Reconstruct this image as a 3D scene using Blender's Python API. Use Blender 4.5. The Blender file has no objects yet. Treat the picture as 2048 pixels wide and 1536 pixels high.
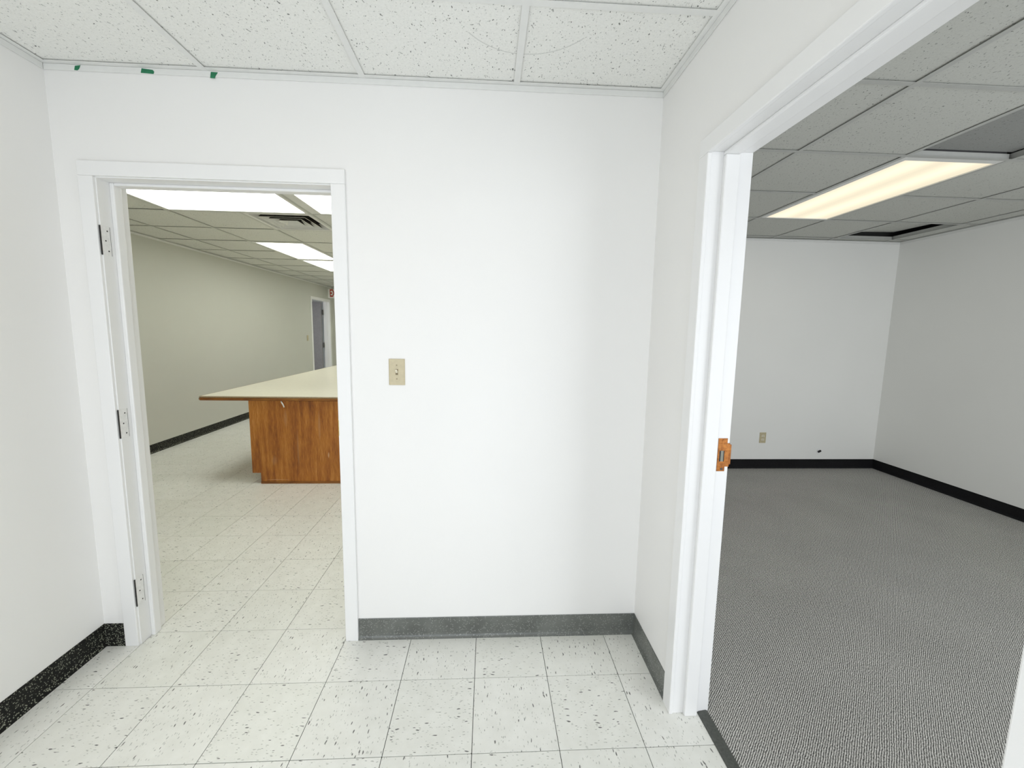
import bpy, bmesh, math, random
from mathutils import Matrix, Vector
random.seed(7)
C = bpy.context.scene.collection
scene = bpy.context.scene

# ------------------------------------------------------------------ camera
cam_d = bpy.data.cameras.new('camera')
cam = bpy.data.objects.new('camera', cam_d)
C.objects.link(cam)
cam_d.sensor_fit = 'HORIZONTAL'
cam_d.sensor_width = 36.0
cam_d.lens = 807.82 * 36.0 / 2048.0
cam_d.shift_x = 8.09 / 2048.0
cam_d.shift_y = -9.66 / 2048.0
cam_d.clip_start = 0.02
# columns: right, up, backward
cam.matrix_world = Matrix(((0.9987, -0.0099, -0.0506, 0.3463),
                           (-0.0491, 0.1175, -0.9919, -1.5369),
                           (0.0158, 0.9930, 0.1169, 1.4426),
                           (0, 0, 0, 1)))
scene.camera = cam

# ------------------------------------------------------------------ world, light, exposure
world = bpy.data.worlds.new('world')
scene.world = world
world.use_nodes = True
bg = world.node_tree.nodes['Background']
bg.inputs[0].default_value = (0.80, 0.90, 1.0, 1)
bg.inputs[1].default_value = 1.0

def area(name, loc, rot, sx, sy, power, color, spread=180):
    d = bpy.data.lights.new(name, 'AREA')
    d.shape = 'RECTANGLE'
    d.size, d.size_y = sx, sy
    d.energy = power
    d.color = color
    d.spread = math.radians(spread)
    o = bpy.data.objects.new(name, d)
    o.location = loc
    o.rotation_euler = rot
    C.objects.link(o)
    return o

# daylight coming in through the shop windows of the two front rooms (behind the camera)
area('daylight_front_window', (-0.15, -2.56, 0.95), (math.radians(90), 0, 0), 2.1, 1.7, 28.5, (0.90, 0.945, 1.02))
area('daylight_office_window', (3.22, -1.96, 1.15), (math.radians(90), 0, 0), 2.45, 2.1, 52, (0.95, 0.97, 1.0))
# daylight in the small room beyond the far door
area('daylight_far_room', (-4.55, 6.2, 1.5), (math.radians(90), 0, math.radians(-10)), 1.0, 1.6, 14, (0.92, 0.95, 1.0))

scene.view_settings.view_transform = 'Standard'
scene.view_settings.look = 'None'
scene.view_settings.exposure = 0.0
scene.view_settings.gamma = 1.0
scene.view_settings.use_curve_mapping = False
scene.cycles.use_denoising = True
scene.cycles.use_adaptive_sampling = True
scene.cycles.adaptive_threshold = 0.02
scene.cycles.max_bounces = 12
scene.cycles.diffuse_bounces = 8
scene.cycles.sample_clamp_indirect = 6.0
LIGHT_LEFT = 7.0      # radiance of the cool fluorescent lenses in the counter room
LIGHT_FILL = 2.9     # radiance of the added, unseen fill lens over the camera's room
LIGHT_RIGHT = 1.2    # radiance of the warm lens in the carpeted office

# ------------------------------------------------------------------ materials
def new_mat(name):
    m = bpy.data.materials.new(name)
    m.use_nodes = True
    nt = m.node_tree
    return m, nt, nt.nodes['Principled BSDF']

def N(nt, t, **kw):
    n = nt.nodes.new(t)
    for k, v in kw.items():
        setattr(n, k, v)
    return n

def ramp(nt, src, stops, interp='LINEAR'):
    r = N(nt, 'ShaderNodeValToRGB')
    r.color_ramp.interpolation = interp
    e = r.color_ramp.elements
    while len(e) < len(stops):
        e.new(0.5)
    for el, (p, c) in zip(e, stops):
        el.position = p
        el.color = c if len(c) == 4 else (*c, 1)
    nt.links.new(src, r.inputs[0])
    return r

def mathn(nt, op, a, b=None, c=None, clamp=False):
    n = N(nt, 'ShaderNodeMath', operation=op)
    n.use_clamp = clamp
    for i, v in enumerate((a, b, c)):
        if v is None:
            continue
        if isinstance(v, (int, float)):
            n.inputs[i].default_value = v
        else:
            nt.links.new(v, n.inputs[i])
    return n.outputs[0]

def mixc(nt, fac, a, b):
    n = N(nt, 'ShaderNodeMix', data_type='RGBA')
    for i, v in ((0, fac), (6, a), (7, b)):
        if isinstance(v, (int, float)):
            n.inputs[i].default_value = v
        elif isinstance(v, tuple):
            n.inputs[i].default_value = v if len(v) == 4 else (*v, 1)
        else:
            nt.links.new(v, n.inputs[i])
    return n.outputs[2]

def bump(nt, bsdf, h, strength, dist=0.002):
    b = N(nt, 'ShaderNodeBump')
    b.inputs['Strength'].default_value = strength
    b.inputs['Distance'].default_value = dist
    nt.links.new(h, b.inputs['Height'])
    nt.links.new(b.outputs[0], bsdf.inputs['Normal'])

def coords(nt, scale=(1, 1, 1), rot=(0, 0, 0), rnd=False):
    tc = N(nt, 'ShaderNodeTexCoord')
    mp = N(nt, 'ShaderNodeMapping')
    mp.inputs['Scale'].default_value = scale
    mp.inputs['Rotation'].default_value = rot
    src = tc.outputs['Object']
    if rnd:
        oi = N(nt, 'ShaderNodeObjectInfo')
        m = mathn(nt, 'MULTIPLY', oi.outputs['Random'], 37.0)
        cx = N(nt, 'ShaderNodeCombineXYZ')
        nt.links.new(m, cx.inputs[0]); nt.links.new(m, cx.inputs[1])
        va = N(nt, 'ShaderNodeVectorMath', operation='ADD')
        nt.links.new(src, va.inputs[0]); nt.links.new(cx.outputs[0], va.inputs[1])
        src = va.outputs[0]
    nt.links.new(src, mp.inputs[0])
    return mp.outputs[0]

def noise(nt, vec, scale, detail=2.0, rough=0.5, dist=0.0):
    n = N(nt, 'ShaderNodeTexNoise')
    n.inputs['Scale'].default_value = scale
    n.inputs['Detail'].default_value = detail
    n.inputs['Roughness'].default_value = rough
    n.inputs['Distortion'].default_value = dist
    nt.links.new(vec, n.inputs['Vector'])
    return n

def plain(name, col, rough=0.5, metal=0.0, var=0.06, nscale=30, bmp=0.0):
    m, nt, b = new_mat(name)
    n = noise(nt, coords(nt), nscale, 3)
    dark = tuple(c * (1 - var) for c in col)
    lite = tuple(min(1, c * (1 + var)) for c in col)
    r = ramp(nt, n.outputs[0], [(0.3, dark), (0.7, lite)])
    nt.links.new(r.outputs[0], b.inputs['Base Color'])
    b.inputs['Roughness'].default_value = rough
    b.inputs['Metallic'].default_value = metal
    if bmp:
        bump(nt, b, n.outputs[0], bmp, 0.001)
    return m

def paint(name, col, rough=0.55, bmp=0.12, scale=260):
    m, nt, b = new_mat(name)
    v = coords(nt)
    big = noise(nt, v, 1.3, 2)
    r = ramp(nt, big.outputs[0], [(0.3, tuple(c * 0.985 for c in col)), (0.7, tuple(min(1, c * 1.01) for c in col))])
    nt.links.new(r.outputs[0], b.inputs['Base Color'])
    b.inputs['Roughness'].default_value = rough
    fine = noise(nt, v, scale, 2)
    bump(nt, b, fine.outputs[0], bmp, 0.001)
    return m

M = {}
M['wall'] = paint('wall_paint', (0.82, 0.812, 0.795))
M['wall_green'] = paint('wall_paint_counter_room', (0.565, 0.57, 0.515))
M['wall_office'] = paint('wall_paint_office', (0.82, 0.82, 0.795))
M['trim'] = paint('white_trim_paint', (0.815, 0.812, 0.805), 0.35, 0.03, 90)
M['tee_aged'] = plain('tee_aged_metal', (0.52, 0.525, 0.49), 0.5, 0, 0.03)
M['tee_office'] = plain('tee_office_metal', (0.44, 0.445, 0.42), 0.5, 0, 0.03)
M['tee'] = plain('tee_white_metal', (0.74, 0.742, 0.72), 0.45, 0, 0.02)
M['fixture'] = plain('fixture_white_metal', (0.72, 0.72, 0.69), 0.4, 0, 0.02)
M['housing'] = plain('galvanised_housing', (0.10, 0.10, 0.10), 0.6, 0.3)
M['vent_shade'] = plain('shaded_vent_back', (0.045, 0.042, 0.03), 0.9, 0, 0.4, 40)  # dark colour on the louver backs stands in for the unlit vent interior
M['plenum'] = plain('plenum_dark', (0.035, 0.036, 0.033), 0.9)
M['ivory'] = plain('ivory_plastic', (0.50, 0.435, 0.28), 0.35, 0, 0.05, 60)
M['ivory_light'] = plain('pale_ivory_plastic', (0.74, 0.69, 0.55), 0.3, 0, 0.04, 60)
M['dark'] = plain('dark_gap', (0.012, 0.011, 0.01), 0.6)
M['steel'] = plain('painted_hinge', (0.79, 0.785, 0.775), 0.4, 0.0, 0.06, 80)
M['screw'] = plain('screw_head', (0.07, 0.065, 0.06), 0.4, 0.6)
M['tape'] = plain('green_tape', (0.012, 0.17, 0.075), 0.6, 0, 0.15, 60)
M['glass_black'] = plain('black_plastic', (0.012, 0.012, 0.013), 0.4)
M['white_plastic'] = plain('white_plastic', (0.80, 0.80, 0.77), 0.4)
M['sign_red'] = plain('sign_red', (0.42, 0.035, 0.015), 0.5)
M['door_leaf'] = plain('gray_door_paint', (0.27, 0.26, 0.27), 0.5, 0, 0.06, 20)
M['rubber'] = plain('dark_rubber', (0.075, 0.08, 0.072), 0.55, 0, 0.2, 120)

def make_brass(name, a, b_):
    m, nt, b = new_mat(name)
    n = noise(nt, coords(nt), 90, 4, 0.6)
    r = ramp(nt, n.outputs[0], [(0.35, a), (0.65, b_)])
    nt.links.new(r.outputs[0], b.inputs['Base Color'])
    b.inputs['Metallic'].default_value = 0.55
    b.inputs['Roughness'].default_value = 0.38
    return m
M['brass'] = make_brass('orange_brass', (0.22, 0.07, 0.010), (0.39, 0.145, 0.024))
M['brass_yellow'] = make_brass('yellow_brass', (0.45, 0.36, 0.12), (0.62, 0.52, 0.22))

def make_cove(name, base, speck, thr, rough=0.35):
    m, nt, b = new_mat(name)
    v = coords(nt)
    vo = N(nt, 'ShaderNodeTexVoronoi')
    vo.inputs['Scale'].default_value = 190
    nt.links.new(v, vo.inputs['Vector'])
    sep = N(nt, 'ShaderNodeSeparateColor')
    nt.links.new(vo.outputs['Color'], sep.inputs[0])
    pick = mathn(nt, 'GREATER_THAN', sep.outputs[0], thr)
    near = mathn(nt, 'LESS_THAN', vo.outputs['Distance'], 0.42)
    mask = mathn(nt, 'MULTIPLY', pick, near)
    n = noise(nt, v, 9, 3)
    r = ramp(nt, n.outputs[0], [(0.3, tuple(c * 0.75 for c in base)), (0.7, tuple(c * 1.25 for c in base))])
    c = mixc(nt, mask, r.outputs[0], speck)
    nt.links.new(c, b.inputs['Base Color'])
    b.inputs['Roughness'].default_value = rough
    b.inputs['Specular IOR Level'].default_value = 0.5 if rough < .5 else 0.22
    return m
M['cove_gray'] = make_cove('gray_vinyl_base', (0.125, 0.132, 0.120), (0.25, 0.26, 0.24), 0.72, 0.3)
M['cove_black'] = make_cove('black_speckled_vinyl_base', (0.009, 0.009, 0.008), (0.26, 0.27, 0.21), 0.45, 0.6)
M['cove_plain'] = make_cove('black_vinyl_base', (0.005, 0.005, 0.006), (0.012, 0.012, 0.012), 0.8, 0.7)

def flecks(nt, vec, scale, jitter, thr, size):
    vo = N(nt, 'ShaderNodeTexVoronoi')
    vo.inputs['Scale'].default_value = scale
    vo.inputs['Randomness'].default_value = jitter
    nt.links.new(vec, vo.inputs['Vector'])
    sep = N(nt, 'ShaderNodeSeparateColor')
    nt.links.new(vo.outputs['Color'], sep.inputs[0])
    pick = mathn(nt, 'GREATER_THAN', sep.outputs[0], thr)
    # size varies from fleck to fleck
    s = mathn(nt, 'MULTIPLY_ADD', sep.outputs[1], size * 0.8, size * 0.35)
    d = mathn(nt, 'SUBTRACT', s, vo.outputs['Distance'])
    e = mathn(nt, 'MULTIPLY', d, 12.0, clamp=True)
    return mathn(nt, 'MULTIPLY', pick, e), sep

def warped(nt, vec, scale, amt):
    n = noise(nt, vec, scale, 1)
    sub = N(nt, 'ShaderNodeVectorMath', operation='SUBTRACT')
    nt.links.new(n.outputs['Color'], sub.inputs[0])
    sub.inputs[1].default_value = (0.5, 0.5, 0.5)
    sc = N(nt, 'ShaderNodeVectorMath', operation='SCALE')
    nt.links.new(sub.outputs[0], sc.inputs[0])
    sc.inputs['Scale'].default_value = amt
    ad = N(nt, 'ShaderNodeVectorMath', operation='ADD')
    nt.links.new(vec, ad.inputs[0]); nt.links.new(sc.outputs[0], ad.inputs[1])
    return ad.outputs[0]

def make_vct(name, grid=False):
    m, nt, b = new_mat(name)
    base_v = coords(nt, rnd=not grid)
    mp = N(nt, 'ShaderNodeMapping')
    mp.inputs['Scale'].default_value = (1.0, 0.27, 1.0)
    nt.links.new(warped(nt, base_v, 30, 0.012), mp.inputs[0])
    f1, s1 = flecks(nt, mp.outputs[0], 102, 1.0, 0.56, 0.25)
    mp2 = N(nt, 'ShaderNodeMapping')
    mp2.inputs['Scale'].default_value = (1.0, 0.34, 1.0)
    mp2.inputs['Location'].default_value = (3.7, 1.3, 0)
    nt.links.new(warped(nt, base_v, 45, 0.010), mp2.inputs[0])
    f2, s2 = flecks(nt, mp2.outputs[0], 165, 1.0, 0.28, 0.31)
    cl = noise(nt, base_v, 14, 4, 0.6)
    oi = N(nt, 'ShaderNodeObjectInfo')
    r = ramp(nt, cl.outputs[0], [(0.3, (0.77, 0.77, 0.725)), (0.7, (0.84, 0.84, 0.80))])
    tint = mixc(nt, oi.outputs['Random'], (1.0, 1.0, 1.0), (0.955, 0.96, 0.945))
    mul = N(nt, 'ShaderNodeMix', data_type='RGBA', blend_type='MULTIPLY')
    mul.inputs[0].default_value = 1
    nt.links.new(r.outputs[0], mul.inputs[6]); nt.links.new(tint, mul.inputs[7])
    c = mixc(nt, mathn(nt, 'MULTIPLY', f2, 0.68), mul.outputs[2], (0.36, 0.37, 0.33))
    c = mixc(nt, mathn(nt, 'MULTIPLY', f1, 0.9), c, (0.055, 0.055, 0.05))
    if grid:
        sx = N(nt, 'ShaderNodeSeparateXYZ')
        nt.links.new(base_v, sx.inputs[0])
        lines = None
        for o in (0, 1):
            fr = mathn(nt, 'FRACT', mathn(nt, 'DIVIDE', sx.outputs[o], 0.3048))
            l = mathn(nt, 'LESS_THAN', mathn(nt, 'MINIMUM', fr, mathn(nt, 'SUBTRACT', 1.0, fr)), 0.003)
            lines = l if lines is None else mathn(nt, 'MAXIMUM', lines, l)
        c = mixc(nt, mathn(nt, 'MULTIPLY', lines, 0.7), c, (0.1, 0.1, 0.09))
    nt.links.new(c, b.inputs['Base Color'])
    rr = mathn(nt, 'MULTIPLY_ADD', cl.outputs[0], 0.2, 0.27)
    nt.links.new(rr, b.inputs['Roughness'])
    return m
M['vct'] = make_vct('vinyl_floor_tile')
M['vct_grid'] = make_vct('vinyl_floor_field', True)
M['joint'] = plain('tile_joint', (0.02, 0.019, 0.016), 0.9)

def make_acoustic(name, col):
    m, nt, b = new_mat(name)
    v = coords(nt, rnd=True)
    w = warped(nt, v, 38, 0.03)
    mp = N(nt, 'ShaderNodeMapping')
    mp.inputs['Scale'].default_value = (1.0, 0.42, 1.0)
    nt.links.new(w, mp.inputs[0])
    f1, s1 = flecks(nt, mp.outputs[0], 140, 1.0, 0.40, 0.30)
    mp2 = N(nt, 'ShaderNodeMapping')
    mp2.inputs['Scale'].default_value = (0.6, 1.0, 1.0)
    mp2.inputs['Rotation'].default_value = (0, 0, 0.9)
    mp2.inputs['Location'].default_value = (5.1, 2.2, 0)
    nt.links.new(w, mp2.inputs[0])
    f2, s2 = flecks(nt, mp2.outputs[0], 220, 1.0, 0.40, 0.30)
    n = noise(nt, v, 120, 3, 0.6)
    r = ramp(nt, n.outputs[0], [(0.3, tuple(c * 0.95 for c in col)), (0.7, tuple(min(1, c * 1.03) for c in col))])
    shade = mathn(nt, 'MULTIPLY', f1, mathn(nt, 'MULTIPLY_ADD', s1.outputs[2], 0.60, 0.38))
    c = mixc(nt, mathn(nt, 'MULTIPLY', f2, 0.45), r.outputs[0], (0.38, 0.39, 0.36))
    c = mixc(nt, shade, c, (0.10, 0.105, 0.095))
    # faint scuff ring left by a fixture once turned against the tiles
    geo = N(nt, 'ShaderNodeNewGeometry')
    sp = N(nt, 'ShaderNodeSeparateXYZ')
    nt.links.new(geo.outputs['Position'], sp.inputs[0])
    dx = mathn(nt, 'SUBTRACT', sp.outputs[0], 0.468)
    dy = mathn(nt, 'SUBTRACT', sp.outputs[1], -0.195)
    rad = mathn(nt, 'SQRT', mathn(nt, 'ADD', mathn(nt, 'MULTIPLY', dx, dx), mathn(nt, 'MULTIPLY', dy, dy)))
    ring = mathn(nt, 'LESS_THAN', mathn(nt, 'ABSOLUTE', mathn(nt, 'SUBTRACT', rad, 0.251)), 0.0022)
    keep = mathn(nt, 'GREATER_THAN', sp.outputs[1], -0.04)
    ring = mathn(nt, 'MULTIPLY', mathn(nt, 'MULTIPLY', ring, keep), 0.34)
    c = mixc(nt, ring, c, (0.30, 0.31, 0.29))
    nt.links.new(c, b.inputs['Base Color'])
    b.inputs['Roughness'].default_value = 0.9
    hh = mathn(nt, 'SUBTRACT', n.outputs[0], mathn(nt, 'MAXIMUM', f1, f2))
    bump(nt, b, hh, 0.35, 0.0015)
    return m
M['acoustic'] = make_acoustic('fissured_ceiling_tile', (0.80, 0.80, 0.765))
M['acoustic_dark'] = make_acoustic('fissured_ceiling_tile_darker', (0.29, 0.295, 0.28))  # darker base tone for one raised office tile
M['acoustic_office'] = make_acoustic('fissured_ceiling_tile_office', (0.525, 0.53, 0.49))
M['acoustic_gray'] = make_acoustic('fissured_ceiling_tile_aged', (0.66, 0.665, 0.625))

def make_carpet():
    m, nt, b = new_mat('ribbed_gray_carpet')
    tc = N(nt, 'ShaderNodeTexCoord')
    mp = N(nt, 'ShaderNodeMapping')
    mp.inputs['Rotation'].default_value = (0, 0, math.radians(-44))
    nt.links.new(tc.outputs['Object'], mp.inputs[0])
    v = mp.outputs[0]
    sx = N(nt, 'ShaderNodeSeparateXYZ')
    nt.links.new(v, sx.inputs[0])
    wob = noise(nt, v, 75, 3)
    wob2 = noise(nt, v, 14, 2)
    u = mathn(nt, 'MULTIPLY_ADD', wob.outputs[0], 0.0050, mathn(nt, 'MULTIPLY_ADD', wob2.outputs[0], 0.006, sx.outputs[1]))
    s = mathn(nt, 'SINE', mathn(nt, 'MULTIPLY', u, 2 * math.pi / 0.0064))
    s01 = mathn(nt, 'MULTIPLY_ADD', s, 0.5, 0.5)
    mp2 = N(nt, 'ShaderNodeMapping')
    mp2.inputs['Scale'].default_value = (130, 260, 1)
    nt.links.new(v, mp2.inputs[0])
    loops = noise(nt, mp2.outputs[0], 1.0, 2, 0.6)
    h = mathn(nt, 'MULTIPLY_ADD', loops.outputs[0], 1.15, mathn(nt, 'MULTIPLY_ADD', s01, 0.50, -0.30))
    big = noise(nt, v, 2.5, 3)
    r = ramp(nt, h, [(0.17, (0.05, 0.049, 0.048)), (0.5, (0.315, 0.308, 0.293)), (0.85, (0.80, 0.79, 0.75))])
    tone = ramp(nt, big.outputs[0], [(0.3, (0.92, 0.92, 0.92)), (0.7, (1, 1, 1))])
    mul = N(nt, 'ShaderNodeMix', data_type='RGBA', blend_type='MULTIPLY')
    mul.inputs[0].default_value = 1
    nt.links.new(r.outputs[0], mul.inputs[6]); nt.links.new(tone.outputs[0], mul.inputs[7])
    nt.links.new(mul.outputs[2], b.inputs['Base Color'])
    b.inputs['Roughness'].default_value = 1.0
    b.inputs['Specular IOR Level'].default_value = 0.1
    bump(nt, b, h, 0.5, 0.003)
    return m
M['carpet'] = make_carpet()

def make_oak(name, horiz=False, dark=1.0, chip=False):
    m, nt, b = new_mat(name)
    v = coords(nt, (1, 1, 0.06) if not horiz else (0.06, 0.06, 1))
    n1 = noise(nt, v, 26, 4, 0.6, 0.4)
    n2 = noise(nt, v, 240, 2, 0.6)
    n3 = noise(nt, coords(nt, (1, 1, 0.35)), 5, 2, 0.5, 0.8)
    a = mathn(nt, 'MULTIPLY_ADD', n2.outputs[0], 0.45, mathn(nt, 'MULTIPLY', n1.outputs[0], 0.55))
    a = mathn(nt, 'MULTIPLY_ADD', n3.outputs[0], 0.35, mathn(nt, 'SUBTRACT', a, 0.175))
    k = dark * 1.18
    r = ramp(nt, a, [(0.30, (0.13 * k, 0.035 * k, 0.005 * k)), (0.46, (0.30 * k, 0.095 * k, 0.011 * k)),
                     (0.58, (0.42 * k, 0.16 * k, 0.022 * k)), (0.72, (0.55 * k, 0.26 * k, 0.07 * k))])
    c = r.outputs[0]
    if chip:
        tc = N(nt, 'ShaderNodeTexCoord')
        sp = N(nt, 'ShaderNodeSeparateXYZ')
        nt.links.new(tc.outputs['Object'], sp.inputs[0])
        for (px, pz, rx, rz, amt) in ((-1.125, 0.273, 0.008, 0.030, 0.9), (-1.20, 0.55, 0.013, 0.16, 0.25),
                                      (-1.40, 0.33, 0.011, 0.2, 0.2), (-1.50, 0.62, 0.02, 0.09, 0.22),
                                      (-1.60, 0.037, 0.13, 0.004, 0.55), (-1.62, 0.22, 0.03, 0.05, 0.18)):
            ex = mathn(nt, 'DIVIDE', mathn(nt, 'SUBTRACT', sp.outputs[0], px), rx)
            ez = mathn(nt, 'DIVIDE', mathn(nt, 'SUBTRACT', sp.outputs[2], pz), rz)
            d = mathn(nt, 'ADD', mathn(nt, 'MULTIPLY', ex, ex), mathn(nt, 'MULTIPLY', ez, ez))
            d = mathn(nt, 'MULTIPLY_ADD', n2.outputs[0], 1.6, mathn(nt, 'SUBTRACT', d, 0.8))
            mk = mathn(nt, 'MULTIPLY', mathn(nt, 'SUBTRACT', 1.0, d, clamp=True), amt)
            c = mixc(nt, mk, c, (0.62, 0.40, 0.20))
    nt.links.new(c, b.inputs['Base Color'])
    b.inputs['Roughness'].default_value = 0.42
    bump(nt, b, n2.outputs[0], 0.08, 0.001)
    return m
M['oak'] = make_oak('oak_panel', chip=True)
M['oak_trim'] = make_oak('oak_counter_edge', True, 0.62)
M['laminate'] = plain('cream_laminate', (0.72, 0.685, 0.565), 0.28, 0, 0.03, 40)
M['laminate_edge'] = plain('tan_laminate_edge', (0.30, 0.23, 0.14), 0.4, 0, 0.15, 90)

def make_lens(name, col, strength, axis, width, tubes):
    """prismatic lens lit from behind by fluorescent tubes"""
    m, nt, b = new_mat(name)
    nt.nodes.remove(b)
    em = N(nt, 'ShaderNodeEmission')
    tc = N(nt, 'ShaderNodeTexCoord')
    sp = N(nt, 'ShaderNodeSeparateXYZ')
    nt.links.new(tc.outputs['Object'], sp.inputs[0])
    x = mathn(nt, 'DIVIDE', sp.outputs[axis], width)
    s = mathn(nt, 'COSINE', mathn(nt, 'MULTIPLY', mathn(nt, 'SUBTRACT', x, 0.25 if tubes == 2 else 0.0), 2 * math.pi * tubes))
    n = noise(nt, coords(nt, (6, 40, 1) if axis == 1 else (40, 6, 1)), 1.0, 2)
    st = mathn(nt, 'MULTIPLY_ADD', s, 0.10, 0.90)
    st = mathn(nt, 'MULTIPLY', st, mathn(nt, 'MULTIPLY_ADD', n.outputs[0], 0.06, 0.97))
    em.inputs['Color'].default_value = (*col, 1)
    nt.links.new(mathn(nt, 'MULTIPLY', st, strength), em.inputs['Strength'])
    nt.links.new(em.outputs[0], nt.nodes['Material Output'].inputs[0])
    return m
M['lens_cool_x'] = make_lens('cool_lens_across', (0.98, 1.0, 0.92), LIGHT_LEFT, 1, 0.58, 2)
M['lens_cool_y'] = make_lens('cool_lens_along', (0.98, 1.0, 0.92), LIGHT_LEFT, 0, 0.58, 2)
M['lens_fill'] = make_lens('fill_lens', (1.0, 0.90, 0.76), LIGHT_FILL, 0, 0.58, 2)
M['lens_warm'] = make_lens('warm_lens', (1.0, 0.90, 0.68), LIGHT_RIGHT, 0, 0.54, 2)

# ------------------------------------------------------------------ mesh helpers
def box(bm, x0, x1, y0, y1, z0, z1):
    vs = [bm.verts.new(p) for p in ((x0, y0, z0), (x1, y0, z0), (x1, y1, z0), (x0, y1, z0),
                                    (x0, y0, z1), (x1, y0, z1), (x1, y1, z1), (x0, y1, z1))]
    for f in ((0, 3, 2, 1), (4, 5, 6, 7), (0, 1, 5, 4), (1, 2, 6, 5), (2, 3, 7, 6), (3, 0, 4, 7)):
        bm.faces.new([vs[i] for i in f])
    return vs

def prism(bm, pts, axis, a, b):
    """extrude a 2D outline along an axis; pts are (u,v) of the other two axes in xyz order"""
    def P(u, v, t):
        return {0: (t, u, v), 1: (u, t, v), 2: (u, v, t)}[axis]
    lo = [bm.verts.new(P(u, v, a)) for u, v in pts]
    hi = [bm.verts.new(P(u, v, b)) for u, v in pts]
    n = len(pts)
    bm.faces.new(lo); bm.faces.new(hi[::-1])
    for i in range(n):
        j = (i + 1) % n
        bm.faces.new((lo[i], hi[i], hi[j], lo[j]))

def cyl(bm, c, r, h, axis, seg=16):
    pts = [(math.cos(2 * math.pi * k / seg) * r, math.sin(2 * math.pi * k / seg) * r) for k in range(seg)]
    ax = [i for i in range(3) if i != axis]
    pts = [(c[ax[0]] + u, c[ax[1]] + v) for u, v in pts]
    prism(bm, pts, axis, c[axis] - h / 2, c[axis] + h / 2)

def tube(bm, path, rads, seg=8):
    rings = []
    path = [Vector(p) for p in path]
    for i, p in enumerate(path):
        d = (path[min(i + 1, len(path) - 1)] - path[max(i - 1, 0)]).normalized()
        a = d.cross(Vector((0, 1, 0.01))).normalized()
        c = d.cross(a)
        r = rads[i] if isinstance(rads, (list, tuple)) else rads
        rings.append([bm.verts.new(p + a * r * math.cos(2 * math.pi * k / seg) + c * r * math.sin(2 * math.pi * k / seg)) for k in range(seg)])
    for A, B in zip(rings, rings[1:]):
        for k in range(seg):
            bm.faces.new((A[k], A[(k + 1) % seg], B[(k + 1) % seg], B[k]))
    bm.faces.new(rings[0][::-1]); bm.faces.new(rings[-1])

def obj(name, bm, mat, parent=None, bevel=0.0, seg=2, smooth=False):
    bmesh.ops.recalc_face_normals(bm, faces=bm.faces[:])
    if bevel:
        bmesh.ops.bevel(bm, geom=bm.edges[:], offset=bevel, segments=seg, affect='EDGES', profile=0.5, clamp_overlap=True)
    me = bpy.data.meshes.new(name)
    bm.to_mesh(me); bm.free()
    mats = mat if isinstance(mat, (list, tuple)) else [mat]
    for m in mats:
        me.materials.append(m)
    if smooth:
        for p in me.polygons:
            p.use_smooth = True
    o = bpy.data.objects.new(name, me)
    C.objects.link(o)
    if parent:
        o.parent = parent
    return o

def boxes(name, lst, mat, parent=None, bevel=0.0, off=(0, 0, 0)):
    bm = bmesh.new()
    for b in lst:
        box(bm, b[0] - off[0], b[1] - off[0], b[2] - off[1], b[3] - off[1], b[4] - off[2], b[5] - off[2])
    return obj(name, bm, mat, parent, bevel)

def tag(o, label, cat, group=None):
    o['label'] = label; o['category'] = cat
    if group:
        o['group'] = group
    return o

def struct(o, label=None):
    o['kind'] = 'structure'
    if label:
        o['label'] = label
    return o

def thing(name, label, cat, loc=(0, 0, 0), rot=(0, 0, 0), group=None):
    o = bpy.data.objects.new(name, None)
    o.empty_display_size = 0.1
    C.objects.link(o)
    o.location = loc; o.rotation_euler = rot
    return tag(o, label, cat, group)

# ------------------------------------------------------------------ dimensions (metres)
T = 0.3048
YW, YWB = 0.236, 0.362          # centre wall, front and back face
XL = -1.375                     # left wall of the front room
XR, XRB = 1.066, 1.196          # right wall with the wide door
ZC, ZT = 2.440, 2.62            # ceiling grid plane, wall tops
YB, YO = -2.50, -1.90           # window walls behind the camera: front room, office
XLL, YLF = -3.46, 8.66          # counter room: left and far wall
XRR, YRF = 4.628, 2.605         # office: right and far wall
ZR = 2.430                      # office ceiling
D1 = (-1.222, -0.300, 2.030)    # door 1 clear opening x0,x1,top (inside of casing)
D2 = (-1.085, -0.187, 2.030)    # door 2 clear opening y0,y1,top

# ------------------------------------------------------------------ walls
struct(boxes('wall_front', [(XLL - .14, D1[0] - .02, YW, YWB, 0, ZT), (D1[1] + .02, XR, YW, YWB, 0, ZT),
                            (D1[0] - .02, D1[1] + .02, YW, YWB, D1[2] + .02, ZT)], M['wall']),
       'white wall facing the camera, with the narrow doorway and the light switch')
struct(boxes('wall_left', [(XL - .12, XL, YB, YW, 0, ZT)], M['wall']), 'white left wall of the front room')
struct(boxes('wall_right', [(XR, XRB, YB, D2[0] - .02, 0, ZT), (XR, XRB, D2[1] + .02, YLF, 0, ZT),
                            (XR, XRB, D2[0] - .02, D2[1] + .02, D2[2] + .02, ZT)], M['wall']),
       'white right wall pierced by the doorway to the carpeted office')
W1 = (-1.2, 0.9, 0.10, 1.80)
W2 = (1.99, 4.45, 0.10, 2.20)
def wallback(x0, x1, w, YB):
    return [(x0, w[0], YB - .14, YB, 0, ZT), (w[1], x1, YB - .14, YB, 0, ZT),
            (w[0], w[1], YB - .14, YB, 0, w[2]), (w[0], w[1], YB - .14, YB, w[3], ZT)]
struct(boxes('wall_back', wallback(XL - .12, XRB, W1, YB) + wallback(XRB, XRR + .12, W2, YO), M['wall']), 'window wall behind the camera')
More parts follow.
